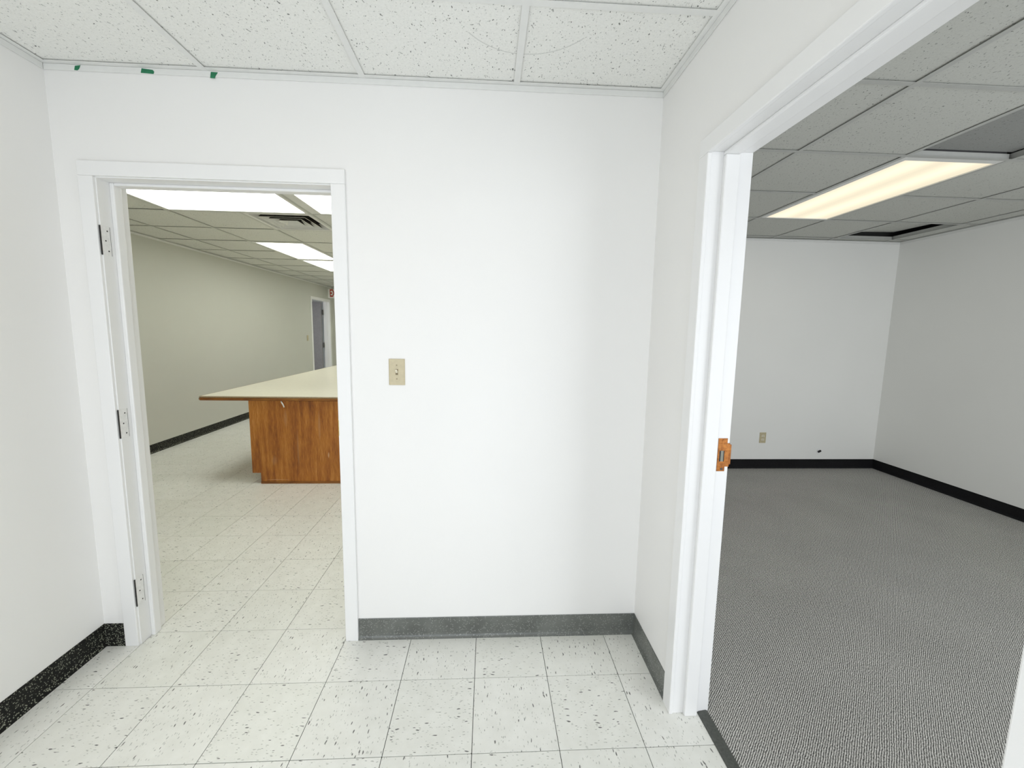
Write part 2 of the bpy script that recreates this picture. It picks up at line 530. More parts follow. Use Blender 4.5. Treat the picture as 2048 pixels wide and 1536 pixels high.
# windows behind the camera (the daylight comes in here)
for k, w, yb in ((1, W1, YB), (2, W2, YO)):
    mx = (w[0] + w[1]) / 2
    f = .05
    wn = struct(boxes('window_%d' % k, [(w[0], w[0] + f, yb - .10, yb - .04, w[2], w[3]), (w[1] - f, w[1], yb - .10, yb - .04, w[2], w[3]),
                                        (w[0] + f, w[1] - f, yb - .10, yb - .04, w[2], w[2] + f), (w[0] + f, w[1] - f, yb - .10, yb - .04, w[3] - f, w[3]),
                                        (mx - .025, mx + .025, yb - .10, yb - .04, w[2] + f, w[3] - f)], M['trim']),
                'shop window behind the camera')
# counter room
d3 = (7.50, 8.46, 2.075)        # far doorway on the left wall y0,y1,top
struct(boxes('wall_left', [(XLL - .13, XLL, YWB, d3[0] - .02, 0, ZT), (XLL - .13, XLL, d3[1] + .02, YLF + .12, 0, ZT),
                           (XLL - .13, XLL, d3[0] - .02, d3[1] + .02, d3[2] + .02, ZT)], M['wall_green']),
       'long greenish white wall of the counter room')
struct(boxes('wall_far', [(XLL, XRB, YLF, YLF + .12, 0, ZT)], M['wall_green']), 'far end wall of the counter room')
# back face of the partition seen from the counter room shares wall_front; small room beyond the far door
struct(boxes('wall_beyond', [(-5.6, -5.48, 5.4, 9.6, 0, ZT), (-5.48, XLL - .13, 9.48, 9.6, 0, ZT), (-5.48, XLL - .13, 5.4, 5.52, 0, ZT)], M['wall']),
       'walls of the small room beyond the far door')
# office
struct(boxes('wall_far', [(XRB, XRR + .12, YRF, YRF + .12, 0, ZT)], M['wall_office']), 'white far wall of the carpeted office')
struct(boxes('wall_right', [(XRR, XRR + .12, YO, YRF, 0, ZT)], M['wall_office']), 'white right wall of the carpeted office')

# ------------------------------------------------------------------ floors
floor = struct(boxes('floor', [(XLL - .14, 1.163, YB, YLF, -.08, -.003), (-5.6, XLL - .14, 5.4, 9.6, -.08, -.003)], M['joint']),
               'speckled vinyl tile floor of the front and counter rooms')
g = 0.0023
bm = bmesh.new(); h = T / 2 - g / 2
box(bm, -h, h, -h, h, -.003, 0)
tile0 = obj('floor_tile', bm, M['vct'], floor, 0.0003, 1)
tile_me = tile0.data
bm = bmesh.new(); box(bm, -h, 1.163 - 3.5 * T, -h, h, -.003, 0)
cut_me = obj('floor_tile', bm, M['vct'], floor, 0.0003, 1)
cut_mesh = cut_me.data
first = True; first_cut = True
cells = [(i, j) for j in range(-5, 1) for i in range(-5, 4)] + [(i, j) for j in range(1, 16) for i in range(-12, 0)]
for (i, j) in cells:
    cut = i == 3
    if cut:
        if first_cut:
            o = cut_me; first_cut = False
        else:
            o = cut_me.copy(); C.objects.link(o)
    else:
        if first:
            o = tile0; first = False
        else:
            o = tile0.copy(); C.objects.link(o)
    o.parent = floor
    o.location = ((i + .5) * T, (j + .5) * T, random.uniform(-.0002, .0002))
    if not cut:
        o.rotation_euler.z = math.pi / 2 * ((i + j) % 2) + math.pi * random.randint(0, 1)
fl = boxes('floor_tile_field', [(-12 * T, 1.163, 16 * T, YLF, -.003, 0), (0, 1.163, T, 16 * T, -.003, 0),
                                (-5 * T, 1.163, YB, -5 * T, -.003, 0), (-5.6, -12 * T, 5.4, 9.6, -.003, 0)], M['vct_grid'], floor)
fl['kind'] = 'stuff'
struct(boxes('floor', [(1.200, XRR, YO, YRF, -.08, 0.001)], M['carpet']), 'ribbed gray carpet floor of the office')
bm = bmesh.new()
prism(bm, [(1.1635, -.003), (1.1635, .002), (1.170, .006), (1.196, .010), (1.203, .007), (1.2035, .0012), (1.199, .0012), (1.199, -.003)], 1, D2[0] - .01, D2[1] + .0055)
tag(obj('transition_strip', bm, M['rubber']), 'dark rubber strip on the floor between vinyl tiles and gray carpet', 'floor strip')

# ------------------------------------------------------------------ baseboards (vinyl cove with a toe)
def cove(name, kind, mat, label, axis, a, b, face, sgn, parent=None, ht=0.102):
    """axis: direction the board runs; face: wall coordinate; sgn: which way it sticks out"""
    pr = [(0, 0), (0.013, 0), (0.0125, 0.003), (0.008, 0.008), (0.0045, 0.016), (0.0032, 0.026), (0.0032, ht - .002), (0.002, ht), (0, ht)]
    pts = [(face + sgn * u, v) for u, v in pr]
    bm = bmesh.new()
    prism(bm, pts, axis, a, b)
    return struct(obj(name, bm, mat, parent), label)
cove('baseboard_front', 0, M['cove_gray'], 'gray vinyl baseboard under the light switch wall', 0, -.2425, XR - .001, YW, -1)
cove('baseboard_front', 0, M['cove_black'], 'short dark baseboard between left wall and door casing', 0, XL + .001, -1.279, YW, -1)
cove('baseboard_left', 1, M['cove_black'], 'dark speckled baseboard along the left wall', 1, YB, YW - .001, XL, 1)
cove('baseboard_right', 1, M['cove_gray'], 'gray baseboard between the corner and the wide doorway', 1, D2[1] + .0595, YW - .001, XR, -1)
cove('baseboard_right', 1, M['cove_gray'], 'gray baseboard on the right wall behind the camera', 1, YB, D2[0] - .06, XR, -1)
cove('baseboard_left', 1, M['cove_black'], 'black baseboard along the counter room wall', 1, YWB, d3[0] - .07, XLL, 1)
cove('baseboard_far', 0, M['cove_black'], 'black baseboard on the far end wall of the counter room', 0, XLL, XR, YLF, -1)
cove('baseboard_far', 0, M['cove_plain'], 'black baseboard on the far wall of the office', 0, XRB, XRR - .001, YRF, -1)
cove('baseboard_right', 1, M['cove_plain'], 'black baseboard on the right wall of the office', 1, YO, YRF - .001, XRR, -1)

# ------------------------------------------------------------------ ceilings
struct(boxes('ceiling', [(-5.6, XRR + .12, YB - .14, 9.6, ZT, ZT + .08)], M['plenum']), 'dark deck above the hung ceilings')

def liner(x0, x1, y0, y1, z):
    e = .004
    return [(x0, x0 + e, y0, y1, z, ZT), (x1 - e, x1, y0, y1, z, ZT), (x0 + e, x1 - e, y0, y0 + e, z, ZT), (x0 + e, x1 - e, y1 - e, y1, z, ZT)]
struct(boxes('wall_above', liner(XL, XR, YB, YW, ZC + .03) + liner(XLL, XR, YWB, YLF, ZC + .03) + liner(XRB, XRR, YO, YRF, ZR + .03), M['plenum']),
       'dark bare wall tops above the hung ceilings')

def hung_ceiling(label, xs, ys, z, mat, skip=(), special=None, gaps=(), tee=None, lift=.0045):
    """xs, ys: wall / tee / ... / wall coordinates; one tile per cell, tees between"""
    tee = tee or M['tee']
    root = struct(boxes('ceiling', [(xs[0], xs[0] + .022, ys[0], ys[-1], z, z + .0015), (xs[-1] - .022, xs[-1], ys[0], ys[-1], z, z + .0015),
                                    (xs[0] + .022, xs[-1] - .022, ys[0], ys[0] + .022, z, z + .0015), (xs[0] + .022, xs[-1] - .022, ys[-1] - .022, ys[-1], z, z + .0015)],
                        tee), label)
    cache = {}
    for i in range(len(xs) - 1):
        for j in range(len(ys) - 1):
            if (i, j) in skip:
                continue
            lx, ly = xs[i + 1] - xs[i], ys[j + 1] - ys[j]
            key = (round(lx, 3), round(ly, 3))
            cx, cy = (xs[i] + xs[i + 1]) / 2, (ys[j] + ys[j + 1]) / 2
            if key not in cache:
                bm = bmesh.new()
                box(bm, -lx / 2 + .004, lx / 2 - .004, -ly / 2 + .004, ly / 2 - .004, 0, .015)
                o = obj('ceiling_tile', bm, mat, root, .001, 1)
                cache[key] = o
            else:
                o = cache[key].copy(); C.objects.link(o); o.parent = root
            o.location = (cx, cy, z + lift + random.uniform(0, .0014))
            if special and (i, j) in special:
                dz, rx, ry, dark = special[(i, j)]
                o.location.z += dz
                o.rotation_euler = (rx, ry, 0)
                if dark:
                    o.data = o.data.copy(); o.data.materials[0] = M['acoustic_dark']; o['label'] = 'darker ceiling tile'
    def teebm(along, c, a, b, low):
        bm = bmesh.new()
        w = .0121
        prof = [(c - w, z - low), (c + w, z - low), (c + w, z + .0012), (c + .001, z + .0014), (c + .001, z + .035), (c - .001, z + .035), (c - .001, z + .0014), (c - w, z + .0012)]
        prism(bm, prof, along, a, b)
        return bm
    for x in xs[1:-1]:
        cuts = [ys[0]]
        for (xx, ya, yb_) in gaps:
            if abs(xx - x) < .01:
                cuts += [ya, yb_]
        cuts.append(ys[-1])
        for a, b in zip(cuts[::2], cuts[1::2]):
            obj('ceiling_tee', teebm(1, x, a, b, .0006), tee, root)
    for y in ys[1:-1]:
        for i in range(len(xs) - 1):
            if (i, 'noy', y) in skip:
                continue
            bm = bmesh.new()
            prism(bm, [(y - .0121, z - .0002), (y + .0121, z - .0002), (y + .0121, z + .0012), (y + .001, z + .0014), (y + .001, z + .032), (y - .001, z + .032), (y - .001, z + .0014), (y - .0121, z + .0012)],
                  0, xs[i] + .012, xs[i + 1] - .012)
            obj('ceiling_tee', bm, tee, root)
    return root

xsF = [XL, -0.773, -0.163, 0.453, XR]
ysF = [YB, -2.01, -1.40, -0.79, -0.183, YW]
skipF = {(1, 1), (1, 2), (1, 'noy', ysF[2])}
hung_ceiling('speckled tile ceiling of the front room', xsF, ysF, ZC, M['acoustic'], skipF)

P = 0.61
xsL = [XLL] + [-3.05 + P * k for k in range(7)] + [XR]
ysL = [YWB] + [0.42 + P * k for k in range(1, 14)] + [YLF]
def cell(xs, ys, x, y):
    return (max(i for i in range(len(xs) - 1) if xs[i] <= x + 1e-6), max(j for j in range(len(ys) - 1) if ys[j] <= y + 1e-6))
skipL = set()
lightsL = [('x', -2.44, 1.64), ('x', -1.22, 1.64), ('y', -2.44, 3.47), ('y', -2.44, 4.69), ('y', -0.61, 3.47), ('y', -0.61, 4.69), ('y', -2.44, 7.13), ('y', -0.61, 7.13)]
for (d, x, y) in lightsL:
    if d == 'x':
        skipL |= {cell(xsL, ysL, x + .3, y + .3), cell(xsL, ysL, x + .9, y + .3)}
    else:
        skipL |= {cell(xsL, ysL, x + .3, y + .3), cell(xsL, ysL, x + .3, y + .9)}
        c = cell(xsL, ysL, x + .3, y + .3)
        skipL.add((c[0], 'noy', ysL[c[1] + 1]))
skipL.add(cell(xsL, ysL, -1.5, 2.5))
hung_ceiling('gray tile ceiling of the counter room', xsL, ysL, ZC, M['acoustic_gray'], skipL, None, [(-1.83, 1.64, 2.25), (-.61, 1.64, 2.25)], M['tee_aged'], .0045)

xsR = [XRB, 1.40, 2.01, 2.62, 3.23, 3.84, 4.45, XRR]
ysR = [YO, -1.80, -1.19, -0.55, 0.09, 0.69, 1.30, 1.91, 2.515, YRF]
skipR = set()
cR = cell(xsR, ysR, 2.9, 1.0)
skipR |= {cR, (cR[0], cR[1] + 1), (cR[0], 'noy', ysR[cR[1] + 1])}
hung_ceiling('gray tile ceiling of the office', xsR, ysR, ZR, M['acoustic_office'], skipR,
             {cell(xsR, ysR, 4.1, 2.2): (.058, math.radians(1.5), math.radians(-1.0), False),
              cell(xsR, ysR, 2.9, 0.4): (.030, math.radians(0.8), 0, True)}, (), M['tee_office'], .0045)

# wall angles: the thin white strips where the grid meets the walls
def angle(n, boxs, label):
    struct(boxes('trim_%d' % n, boxs, M['tee'], None, .0006), label)
t, hh, gp = .0025, .023, .0012
angle(1, [(XL + .003, XR - .003, YW - gp - t, YW - gp, ZC - hh, ZC - .0008)], 'white ceiling angle along the top of the front wall')
angle(2, [(XL + gp, XL + gp + t, YB, YW - .005, ZC - hh, ZC - .0008)], 'white ceiling angle along the top of the left wall')
angle(3, [(XR - gp - t, XR - gp, YB, YW - .005, ZC - hh, ZC - .0008)], 'white ceiling angle along the top of the right wall')
angle(4, [(XLL + gp, XLL + gp + t, YWB, YLF - .005, ZC - hh, ZC - .0008)], 'ceiling angle along the counter room wall')
angle(5, [(XLL + .003, XR, YLF - gp - t, YLF - gp, ZC - hh, ZC - .0008)], 'ceiling angle on the far end wall')
angle(6, [(XRB, XRR - .003, YRF - gp - t, YRF - gp, ZR - hh, ZR - .0008)], 'ceiling angle on the far wall of the office')
angle(7, [(XRR - gp - t, XRR - gp, YO, YRF - .005, ZR - hh, ZR - .0008)], 'ceiling angle on the right wall of the office')

# ------------------------------------------------------------------ ceiling lights
def ceiling_light(label, cx, cy, z, lx, ly, lens, rims, group=None):
    """rims: frame widths at -x, +x, -y, +y"""
    t_ = thing('ceiling_light', label, 'ceiling light', (cx, cy, z), (0, 0, 0), group)
    a, b, c, d = rims
    X, Y = lx / 2, ly / 2
    zb, zt = .0015, .012
    boxes('frame', [(-X, -X + a, -Y, Y, zb, zt), (X - b, X, -Y, Y, zb, zt), (-X + a, X - b, -Y, -Y + c, zb, zt), (-X + a, X - b, Y - d, Y, zb, zt)], M['fixture'], t_, .0008)
    boxes('housing', [(-X + .006, X - .006, -Y + .006, Y - .006, .09, .10), (-X + .006, -X + .01, -Y + .006, Y - .006, zt, .09), (X - .01, X - .006, -Y + .006, Y - .006, zt, .09),
                      (-X + .01, X - .01, -Y + .006, -Y + .01, zt, .09), (-X + .01, X - .01, Y - .01, Y - .006, zt, .09)], M['housing'], t_)
    boxes('lens', [(-X + a - .003, X - b + .003, -Y + c - .003, Y - d + .003, .0085, .0115)], lens, t_)
    return t_
labL = ['long fluorescent ceiling light crossing the narrow doorway, nearest on the left', 'fluorescent ceiling light cut off by the door casing, right of the nearest one',
        'lit ceiling panel beyond the air vent, nearer of two in line', 'lit ceiling panel in line beyond the one past the air vent',
        'ceiling light over the right half of the counter room, nearer', 'ceiling light over the right half of the counter room, middle',
        'ceiling light near the far door, left', 'ceiling light near the far door, right']
for (d, x, y), lab in zip(lightsL, labL):
    if d == 'x':
        rim = (.022, .030, .014, .014) if x < -2 else (.085, .03, .014, .014)
        ceiling_light(lab, x + P, y + P / 2, ZC, 2 * P - .022, P - .022, M['lens_cool_x'], rim)
    else:
        ceiling_light(lab, x + P / 2, y + P, ZC, P - .022, 2 * P - .022, M['lens_cool_y'], (.020, .034, .060, .045))
ceiling_light('added unseen ceiling light behind the camera, fill for the front room', -.468, -1.40, ZC, P - .012, 1.21, M['lens_fill'], (.012, .012, .012, .012))  # fixture added out of view to lift the side walls
ceiling_light('warm cream fluorescent panel in the gray office ceiling', 2.925, 1.30, ZR, P - .01, 2 * .61 - .012, M['lens_warm'], (.050, .012, .050, .012))

# ------------------------------------------------------------------ air vent
vt = thing('ceiling_vent', 'square louvered air vent in the ceiling beyond the first light', 'air vent', (-1.525, 2.555, ZC))
def ring(bm, a, za, b, zb, th=.0012, back=0):
    """square frustum ring from half size a at za to half size b at zb"""
    def sq(s, z):
        return [bm.verts.new(p) for p in ((-s, -s, z), (s, -s, z), (s, s, z), (-s, s, z))]
    A, B, A2, B2 = sq(a, za), sq(b, zb), sq(a, za + th), sq(b, zb + th)
    for k in range(4):
        l = (k + 1) % 4
        bm.faces.new((A[k], A[l], B[l], B[k])); bm.faces.new((A2[k], B2[k], B2[l], A2[l])).material_index = back
        bm.faces.new((A[k], A2[k], A2[l], A[l])); bm.faces.new((B[k], B[l], B2[l], B2[k]))
bm = bmesh.new(); ring(bm, .300, .0005, .262, .0005, .0015); ring(bm, .262, .0006, .240, .055)
obj('frame', bm, M['fixture'], vt)
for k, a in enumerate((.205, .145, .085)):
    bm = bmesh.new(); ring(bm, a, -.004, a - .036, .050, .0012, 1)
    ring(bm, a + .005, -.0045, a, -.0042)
    obj('louver', bm, [M['fixture'], M['vent_shade']], vt)
boxes('core', [(-.03, .03, -.03, .03, .055, .058)], M['fixture'], vt)
boxes('duct_box', [(-.26, .26, -.26, .26, .16, .165), (-.262, -.26, -.26, .26, .056, .16), (.26, .262, -.26, .26, .056, .16), (-.26, .26, -.262, -.26, .056, .16), (-.26, .26, .26, .262, .056, .16)], M['plenum'], vt)

# ------------------------------------------------------------------ door 1 (narrow doorway to the counter room)
d1 = bpy.data.objects.new('door_1', None); C.objects.link(d1); d1.location = ((D1[0] + D1[1]) / 2, YW, 0)
struct(d1, 'narrow white doorway with hinges on its left jamb, no door leaf')
off = d1.location
x0, x1, zt = D1
cw, cy0 = .057, .016
for (a, b) in ((x0 - cw, x0), (x1, x1 + cw)):
    boxes('casing', [(a, b, YW - cy0, YW, 0, zt + .0)], M['trim'], d1, .003, off)
boxes('casing', [(x0 - cw, x1 + cw, YW - cy0, YW, zt, zt + cw)], M['trim'], d1, .003, off)
jb = YWB + .006
boxes('jamb', [(x0 - .019, x0 + .004, YW - .004, jb, 0, zt)], M['trim'], d1, .0015, off)
boxes('jamb', [(x1 - .004, x1 + .019, YW - .004, jb, 0, zt)], M['trim'], d1, .0015, off)
boxes('jamb', [(x0 - .019, x1 + .019, YW - .004, jb, zt - .004, zt + .018)], M['trim'], d1, .0015, off)
boxes('stop', [(x0 + .004, x0 + .022, .286, .324, 0, zt - .004)], M['trim'], d1, .004, off)
boxes('stop', [(x1 - .016, x1 - .004, .286, .324, 0, zt - .004)], M['trim'], d1, .004, off)
boxes('stop', [(x0 + .022, x1 - .016, .286, .324, zt - .016, zt - .004)], M['trim'], d1, .004, off)
# back casing in the counter room
boxes('casing', [(x0 - cw, x0, YWB, YWB + .014, 0, zt)], M['trim'], d1, .003, off)
boxes('casing', [(x1, x1 + cw, YWB, YWB + .014, 0, zt)], M['trim'], d1, .003, off)
boxes('casing', [(x0 - cw, x1 + cw, YWB, YWB + .014, zt, zt + cw)], M['trim'], d1, .003, off)
for (zc, zh) in ((1.785, .058), (1.024, .062), (0.252, .064)):
    hx = x0 + .004
    bm = bmesh.new(); box(bm, hx - off[0], hx + .0016 - off[0], .2285 - off[1], .2695 - off[1], zc - zh, zc + zh)
    hl = obj('hinge_leaf', bm, M['steel'], d1, .0006, 1)
    bm = bmesh.new(); box(bm, hx - .001 - off[0], hx + .0022 - off[0], .2252 - off[1], .2290 - off[1], zc - zh, zc + zh)
    box(bm, hx - off[0], hx + .0012 - off[0], .2695 - off[1], .2708 - off[1], zc - zh, zc + zh)
    o = obj('hinge_gap', bm, M['dark'], d1); o['label'] = 'dark mortise line around a hinge leaf'
    for (dy, dz) in ((.2570, zh - .018), (.2470, .0), (.2570, -zh + .018)):
        bm = bmesh.new(); cyl(bm, (hx + .0016 - off[0], dy - off[1], zc + dz), .0030, .0010, 0, 12)
        s = obj('screw_hole', bm, M['dark'], hl)
# brass strike lip on the right jamb, seen edge-on
bm = bmesh.new()
for zz0, zz1, w in ((.968, 1.052, .0018),):
    box(bm, x1 - .0056 - off[0], x1 - .004 - off[0], .236 - off[1], .272 - off[1], zz0, zz1)
    prism(bm, [(x1 - .0056 - off[0], .236 - off[1]), (x1 - .004 - off[0], .236 - off[1]), (x1 + .003 - off[0], .2185 - off[1]), (x1 + .0012 - off[0], .2180 - off[1])], 2, zz0 + .012, zz1 - .004)
o = obj('strike_plate', bm, M['brass_yellow'], d1); o['label'] = 'yellow brass strike lip on the right jamb'

# ------------------------------------------------------------------ door 2 (wide doorway to the office)
d2 = bpy.data.objects.new('door_2', None); C.objects.link(d2); d2.location = (XR, (D2[0] + D2[1]) / 2, 0)
struct(d2, 'white doorway to the carpeted office, brass strike plate on its far jamb')
off = d2.location
y0, y1, zt = D2
cx0 = .015
boxes('casing', [(XR - cx0, XR, y1, y1 + cw, 0, zt)], M['trim'], d2, .003, off)
boxes('casing', [(XR - cx0, XR, y0 - cw, y0, 0, zt)], M['trim'], d2, .003, off)
boxes('casing', [(XR - cx0, XR, y0 - cw, y1 + cw, zt, zt + cw)], M['trim'], d2, .003, off)
boxes('jamb', [(XR - .003, 1.206, y1 + .005, y1 + .020, 0, zt + .005)], M['trim'], d2, .0015, off)
boxes('jamb', [(XR - .003, 1.206, y0 - .020, y0 - .005, 0, zt + .005)], M['trim'], d2, .0015, off)
boxes('jamb', [(XR - .003, 1.206, y0 - .020, y1 + .020, zt + .005, zt + .020)], M['trim'], d2, .0015, off)
boxes('stop', [(1.106, 1.155, y1 - .012, y1 + .005, .0005, zt - .007)], M['trim'], d2, .004, off)
boxes('stop', [(1.106, 1.155, y0 - .005, y0 + .012, .0005, zt - .007)], M['trim'], d2, .004, off)
boxes('stop', [(1.106, 1.155, y0 - .005, y1 + .005, zt - .007, zt + .005)], M['trim'], d2, .004, off)
# strike plate on the far jamb with latch hole, ears and lip
yy = y1 + .005
bm = bmesh.new()
def sp(xa, xb, za, zb):
    box(bm, xa - off[0], xb - off[0], yy - .0018 - off[1], yy - off[1], za, zb)
sp(1.1640, 1.1975, 1.0625, 1.0800); sp(1.1640, 1.2075, 1.0350, 1.0625)
sp(1.1640, 1.1710, .9960, 1.0350); sp(1.1885, 1.2075, .9960, 1.0350)
sp(1.1640, 1.2075, .9770, .9960); sp(1.1640, 1.1930, .9600, .9770)
prism(bm, [(1.2075 - off[0], yy - off[1]), (1.2075 - off[0], yy - .0018 - off[1]), (1.2135 - off[0], yy - .0005 - off[1]), (1.2145 - off[0], yy + .0045 - off[1]), (1.2128 - off[0], yy + .0045 - off[1]), (1.2115 - off[0], yy + .0012 - off[1])], 2, .985, 1.057)
plate = obj('strike_plate', bm, M['brass'], d2, .0004, 1); plate['label'] = 'orange brass strike plate with latch hole'
bm = bmesh.new()
box(bm, 1.1705 - off[0], 1.1760 - off[0], yy - .0012 - off[1], yy - .0002 - off[1], .9960, 1.0350)
box(bm, 1.1860 - off[0], 1.1890 - off[0], yy - .0012 - off[1], yy - .0002 - off[1], .9960, 1.0350)
obj('latch_hole', bm, M['dark'], plate)
bm = bmesh.new(); box(bm, 1.1745 - off[0], 1.1862 - off[0], yy - .0010 - off[1], yy - .0001 - off[1], .9970, 1.0350)
o = obj('latch_pocket', bm, plain('pocket_gray', (.22, .22, .18), .6), plate)
for zz in (1.0715, .9685):
    bm = bmesh.new(); cyl(bm, (1.1815 - off[0], yy - .0022 - off[1], zz), .0042, .0012, 1, 14)
    obj('screw', bm, M['screw'] if zz < 1 else M['brass'], plate)

# ------------------------------------------------------------------ door 3 (far doorway on the counter room wall)
d3o = bpy.data.objects.new('door_3', None); C.objects.link(d3o); d3o.location = (XLL, (d3[0] + d3[1]) / 2, 0)
struct(d3o, 'far doorway with a gray door standing open, left of the exit sign')
off = d3o.location
y0, y1, zt = d3
boxes('casing', [(XLL, XLL + .014, y0 - .06, y0, 0, zt)], M['trim'], d3o, .003, off)
boxes('casing', [(XLL, XLL + .014, y1, y1 + .06, 0, zt)], M['trim'], d3o, .003, off)
boxes('casing', [(XLL, XLL + .014, y0 - .06, y1 + .06, zt, zt + .06)], M['trim'], d3o, .003, off)
boxes('jamb', [(XLL - .135, XLL + .003, y0 - .02, y0, 0, zt)], M['trim'], d3o, .0015, off)
boxes('jamb', [(XLL - .135, XLL + .003, y1, y1 + .02, 0, zt)], M['trim'], d3o, .0015, off)
boxes('jamb', [(XLL - .135, XLL + .003, y0 - .02, y1 + .02, zt, zt + .02)], M['trim'], d3o, .0015, off)
boxes('stop', [(XLL - .075, XLL - .045, y1 - .014, y1, 0, zt)], M['trim'], d3o, .003, off)
leaf = boxes('door_leaf', [(XLL - .140 - .90, XLL - .165, y1 - .062, y1 - .018, .008, zt - .006)], M['door_leaf'], d3o, .002, off)
leaf['label'] = 'gray door leaf swung open into the room beyond'
boxes('leaf_edge', [(XLL - .1648, XLL - .150, y1 - .060, y1 - .020, .010, zt - .008)], plain('door_edge_brown', (.10, .075, .055), .6), leaf)
for zc in (1.83, 1.05, .25):
    boxes('hinge', [(XLL - .150, XLL - .136, y1 - .050, y1 - .002, zc - .06, zc + .06)], M['screw'], leaf, 0, off)

# ------------------------------------------------------------------ countertop and island base
Zt = 0.822
bm = bmesh.new()
cxl, cxr, cyn, cyf = -2.262, -0.66, 2.180, 6.05
ch = .022
outl = [(cxr, cyn + .020), (cxl + ch + .012, cyn + .020), (cxl + .020, cyn + ch + .012), (cxl + .020, cyf), (cxr, cyf)]
top = thing('countertop', 'long cream laminate countertop with brown wood edge on the oak island', 'countertop', (-1.46, 4.1, Zt - .038))
offc = top.location
bm = bmesh.new()
prism(bm, [(a - offc[0], b - offc[1]) for a, b in outl], 2, .001, .038)
obj('top_slab', bm, M['laminate'], top)
def sweep(bm, path, prof):
    """sweep profile (outward u, z) along an open xy path, mitred"""
    rings = []
    n = len(path)
    for i in range(n):
        p = Vector(path[i])
        ds = []
        if i > 0: ds.append((p - Vector(path[i - 1])).normalized())
        if i < n - 1: ds.append((Vector(path[i + 1]) - p).normalized())
        nr = [Vector((d.y, -d.x)) * -1 for d in ds]
        m_ = sum(nr, Vector((0, 0))).normalized()
        k = 1.0 / max(.2, m_.dot(nr[0]))
        rings.append([bm.verts.new((p.x + m_.x * u * k, p.y + m_.y * u * k, z)) for u, z in prof])
    for A, B in zip(rings, rings[1:]):
        for k in range(len(prof)):
            l = (k + 1) % len(prof)
            bm.faces.new((A[k], A[l], B[l], B[k]))
    bm.faces.new(rings[0]); bm.faces.new(rings[-1][::-1])
path = [(a - offc[0], b - offc[1]) for a, b in (outl[3], outl[2], outl[1], outl[0])]
bm = bmesh.new(); sweep(bm, path, [(0, .0262), (-.017, .0262), (-.019, .029), (-.014, .0365), (-.010, .0378), (0, .0378)])
o = obj('edge_band', bm, M['laminate_edge'], top); o['label'] = 'tan upper edge band of the countertop'
bm = bmesh.new(); sweep(bm, path, [(0, .0), (-.015, .0), (-.020, .003), (-.020, .019), (-.017, .0238), (-.012, .0258), (0, .0258)])
o = obj('edge_trim', bm, M['oak_trim'], top); o['label'] = 'brown wood lower edge of the countertop'

isl = thing('island_base', 'orange brown oak island cabinet under the cream countertop', 'cabinet', (-1.24, 4.1, 0))
offi = isl.location
bx0, bx1, by0, by1, bz = -1.823, -.72, 2.196, 5.95, Zt - .0388
bm = bmesh.new()
prism(bm, [(bx0, .103), (bx0 + .075, .103), (bx0 + .075, .001), (bx1, .001), (bx1, bz), (bx0, bz)], 1, by0, by0 + .018)
ep = obj('end_panel', bm, M['oak'], isl, .001, 1); ep.location = (-offi[0], -offi[1], 0)
o = boxes('carcass', [(bx0 + .004, bx1, by0 + .018, by1, .103, bz), (bx0 + .079, bx1, by0 + .018, by1, .001, .103)], M['oak'], isl); o.location = (-offi[0], -offi[1], 0)
o = boxes('toe_strip', [(bx0 + .076, bx1, by0 - .006, by0, .001, .022)], M['oak_trim'], isl, .001); o.location = (-offi[0], -offi[1], 0)
o['label'] = 'thin darker shoe strip along the foot of the end panel'
for k in range(6):
    ya = by0 + .03 + k * .62
    o = boxes('door', [(bx0 - .016, bx0 + .003, ya, ya + .59, .135, .715)], M['oak'], isl, .004); o.location = (-offi[0], -offi[1], 0)

# white strap hanging from under the counter
bm = bmesh.new()
pth = [(-.026, .004, .0), (-.018, -.004, -.012), (-.008, -.008, -.026), (-.001, -.007, -.042), (.003, -.006, -.058)]
tube(bm, pth, [.0045, .006, .0062, .0056, .0058], 8)
st = tag(obj('strap_end', bm, M['white_plastic'], smooth=True), 'small white strap end hanging from under the countertop', 'strap')
st.location = (-1.506, by0 - .0045, bz - .0005)

# ------------------------------------------------------------------ light switch on the centre wall
ls = thing('light_switch', 'ivory toggle light switch on the white wall right of the narrow doorway', 'light switch', (-0.0475, YW, 1.2605))
bm = bmesh.new()
prism(bm, [(-.0345, 0), (-.0345, -.0030), (-.0305, -.0058), (.0305, -.0058), (.0345, -.0030), (.0345, 0)], 2, -.0570, .0570)
pl = obj('plate', bm, M['ivory'], ls, .0008, 1)
bm = bmesh.new(); box(bm, -.0053, .0053, -.0064, -.0056, -.0125, .0125)
o = obj('toggle_slot', bm, plain('slot_brown', (.20, .16, .09), .6), pl)
bm = bmesh.new()
prism(bm, [(-.0060, -.0040), (-.0060, .0050), (-.0175, .0120), (-.0190, .0080)], 0, -.0042, .0042)
obj('toggle', bm, M['ivory_light'], ls, .0008, 1)
for zz in (.0300, -.0300):
    bm = bmesh.new(); cyl(bm, (0, -.0062, zz), .0031, .0014, 1, 14)
    obj('screw', bm, plain('ivory_screw', (.30, .25, .15), .5), ls)

# switch by the far door
s2 = thing('light_switch', 'tiny distant wall switch left of the far gray door', 'light switch', (XLL, 7.245, 1.243))
boxes('plate', [(0, .006, -.035, .035, -.057, .057)], M['ivory'], s2, .001)
boxes('toggle', [(.006, .016, -.004, .004, -.004, .010)], M['ivory_light'], s2)

